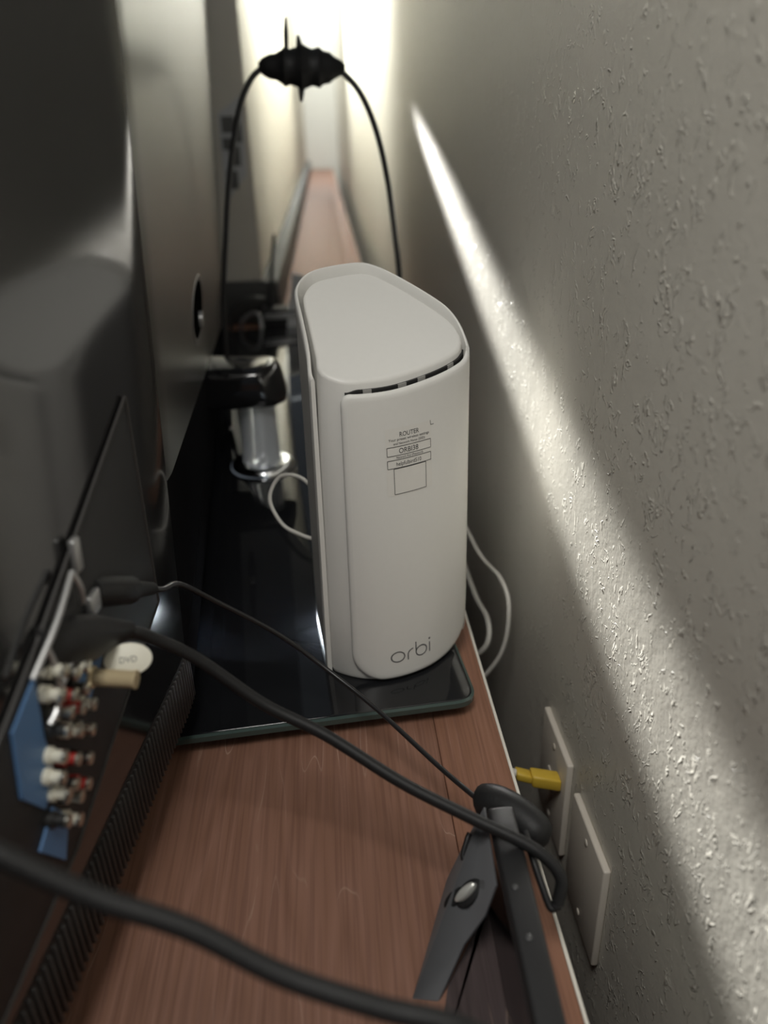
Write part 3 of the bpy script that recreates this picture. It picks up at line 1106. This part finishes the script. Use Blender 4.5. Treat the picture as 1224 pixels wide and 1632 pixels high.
axis = Vector((0.10, 0.02, 0.11))
c1 = Vector((0.0548, 0.3158, 0.0136))
c2 = Vector((0.0625, 0.3140, 0.0195))
disc('rubber_pad', c1, 0.0085, 0.0040, 0.0030, 'rubber', foot, axis)
disc('rubber_pad', c2, 0.0105, 0.0058, 0.0022, 'rubber', foot, axis)
disc('screw_cap', c2 + Vector((-0.0022, -0.0008, 0.0020)), 0.0080, 0.0028, 0.0030, 'pearl', foot, axis)
for q in (-1, 1):
    tube('clip', [Vector((0.0700 + 0.003 * q, 0.3430, 0.036)), Vector((0.0680 + 0.003 * q, 0.3400, 0.034)), Vector((0.0645 + 0.003 * q, 0.3340, 0.0275)), Vector((0.0665 + 0.003 * q, 0.3320, 0.026))], 0.0016, 'rubber_gloss', foot, n=4)
tube('groove', [fp[6] + Vector((-0.002, 0.020, 0.0012)), fp[6] + Vector((-0.006, 0.006, -0.0035)), fp[5] + Vector((0.001, 0.014, 0.0035))], 0.0005, 'slot', foot, n=4, seg=6)
# vents and screws on the narrow top side
for q in range(3):
    y = 0.190 + q * 0.0075
    box('vent_slit', (0.0775, y, 0.0490), (0.0870, y + 0.0032, 0.0503), 'slot', sb)
for y, xx in ((0.262, 0.084), (0.292, 0.0835)):
    rod('screw', (xx, y, 0.0495), (xx, y, 0.0508), [(0, 0.0018), (0.7, 0.0018), (1, 0.0010)], 'tv_edge', sb, seg=12)
# plugs pushed into its far end
pk = thing('power_plug', (0.093, 0.37, ZC), 'rounded black plug body behind the far end of the slim box', 'plug')
V, F = tube_geo(spline([(0.0800, 0.372, 0.030), (0.0860, 0.366, 0.036), (0.0960, 0.356, 0.038), (0.1060, 0.344, 0.036), (0.1130, 0.334, 0.031)], 6), [0.004, 0.008, 0.010] + [0.0115] * 17 + [0.0112, 0.0105, 0.009, 0.006, 0.002], 16)
put('plug_body', V, F, 'rubber', pk)
rod('plug_neck', (0.094, 0.356, 0.030), (0.094, 0.356, ZC), [(0, 0.008), (0.3, 0.0075), (1, 0.0075)], 'rubber', pk)

# ------------------------------------------------------------------ wall plates and yellow plug
def plate(y0, y1, z0, z1, label):
    t = thing('wall_plate', (WX, (y0 + y1) / 2, z0), label, 'wall plate')
    prism('cover', [(WX, y0, z0), (WX, y1, z0), (WX, y1, z1), (WX, y0, z1)], (-0.0062, 0, 0), 'plate', t, bev=0.0018, seg=3)
    ym, zm = (y0 + y1) / 2, (z0 + z1) / 2
    if 'blank' not in label:
        box('socket', (WX - 0.0075, ym - 0.010, zm - 0.010), (WX - 0.006, ym + 0.010, zm + 0.010), 'plate', t, bev=0.0004)
    for s in (-1, 1):
        rod('screw', (WX - 0.0058, ym, zm + s * 0.042), (WX - 0.0072, ym, zm + s * 0.042), [(0, 0.0032), (0.6, 0.0032), (1, 0.002)], 'plate', t, seg=12)
    return t


plate(0.505, 0.585, -0.190, -0.078, 'almond wall plate with the yellow plug, farther of the two')
plate(0.404, 0.485, -0.200, -0.088, 'almond blank wall plate nearest the camera, low on the wall')
yp = thing('network_plug', (0.165, 0.520, -0.118), 'small yellow plug with pale tip beside the farther wall plate', 'plug')
prism('plug_body', [(0.1835, 0.514, -0.118), (0.1835, 0.528, -0.118), (0.1835, 0.528, -0.105), (0.1835, 0.514, -0.105)], (-0.026, 0.004, 0.004), 'yellow', yp, bev=0.002)
prism('boot', [(0.1580, 0.5195, -0.112), (0.1580, 0.5305, -0.112), (0.1580, 0.5305, -0.103), (0.1580, 0.5195, -0.103)], (-0.014, 0.003, 0.003), 'yellow', yp, bev=0.002)
rod('tip', (0.1445, 0.528, -0.1045), (0.137, 0.530, -0.103), [(0, 0.004), (0.8, 0.004), (1, 0.002)], 'white_cord', yp)

# ------------------------------------------------------------------ clutter beyond the glass base
md = thing('modem', (-0.13, 1.955, ZC), 'small black box with a thin aerial beyond the glass base', 'modem')
box('case', (-0.168, 1.925, ZC), (-0.060, 1.99, 0.035), 'box_black', md, bev=0.006, seg=3)
rod('aerial', (-0.149, 1.955, 0.030), (-0.122, 1.955, 0.205), [(0, 0.007), (0.1, 0.007), (0.14, 0.0045), (0.95, 0.004), (1, 0.002)], 'box_black', md)
box('front_strip', (-0.160, 1.9235, 0.014), (-0.070, 1.926, 0.026), 'steel', md, bev=0.0008)
o = tube('grey_cord', [(-0.250, 1.96, ZC + 0.004), (-0.238, 1.95, 0.030), (-0.215, 1.945, 0.056), (-0.185, 1.95, 0.062), (-0.160, 1.96, 0.056), (-0.135, 1.965, 0.060)], 0.0050, 'grey_trim', base=(-0.19, 1.95, ZC))
tag(o, 'grey cord looped beside the small black box beyond the glass base', WC)
o = tube('grey_cord', [(-0.225, 1.96, ZC + 0.004), (-0.212, 1.945, 0.012), (-0.19, 1.94, 0.026), (-0.172, 1.93, 0.022), (-0.166, 1.915, -0.015)], 0.0045, 'steel', base=(-0.19, 1.94, ZC))
tag(o, 'lighter grey cord curled lowest beside the small black box', WC)
o = prism('white_card', [(-0.108, 1.922, -0.012), (-0.054, 1.922, -0.012), (-0.058, 1.935, 0.110), (-0.086, 1.935, 0.118)], (0, 0.002, 0.0), 'paper', base=(-0.08, 1.925, -0.012))
tag(o, 'white folded card leaning upright behind the white router', 'card')
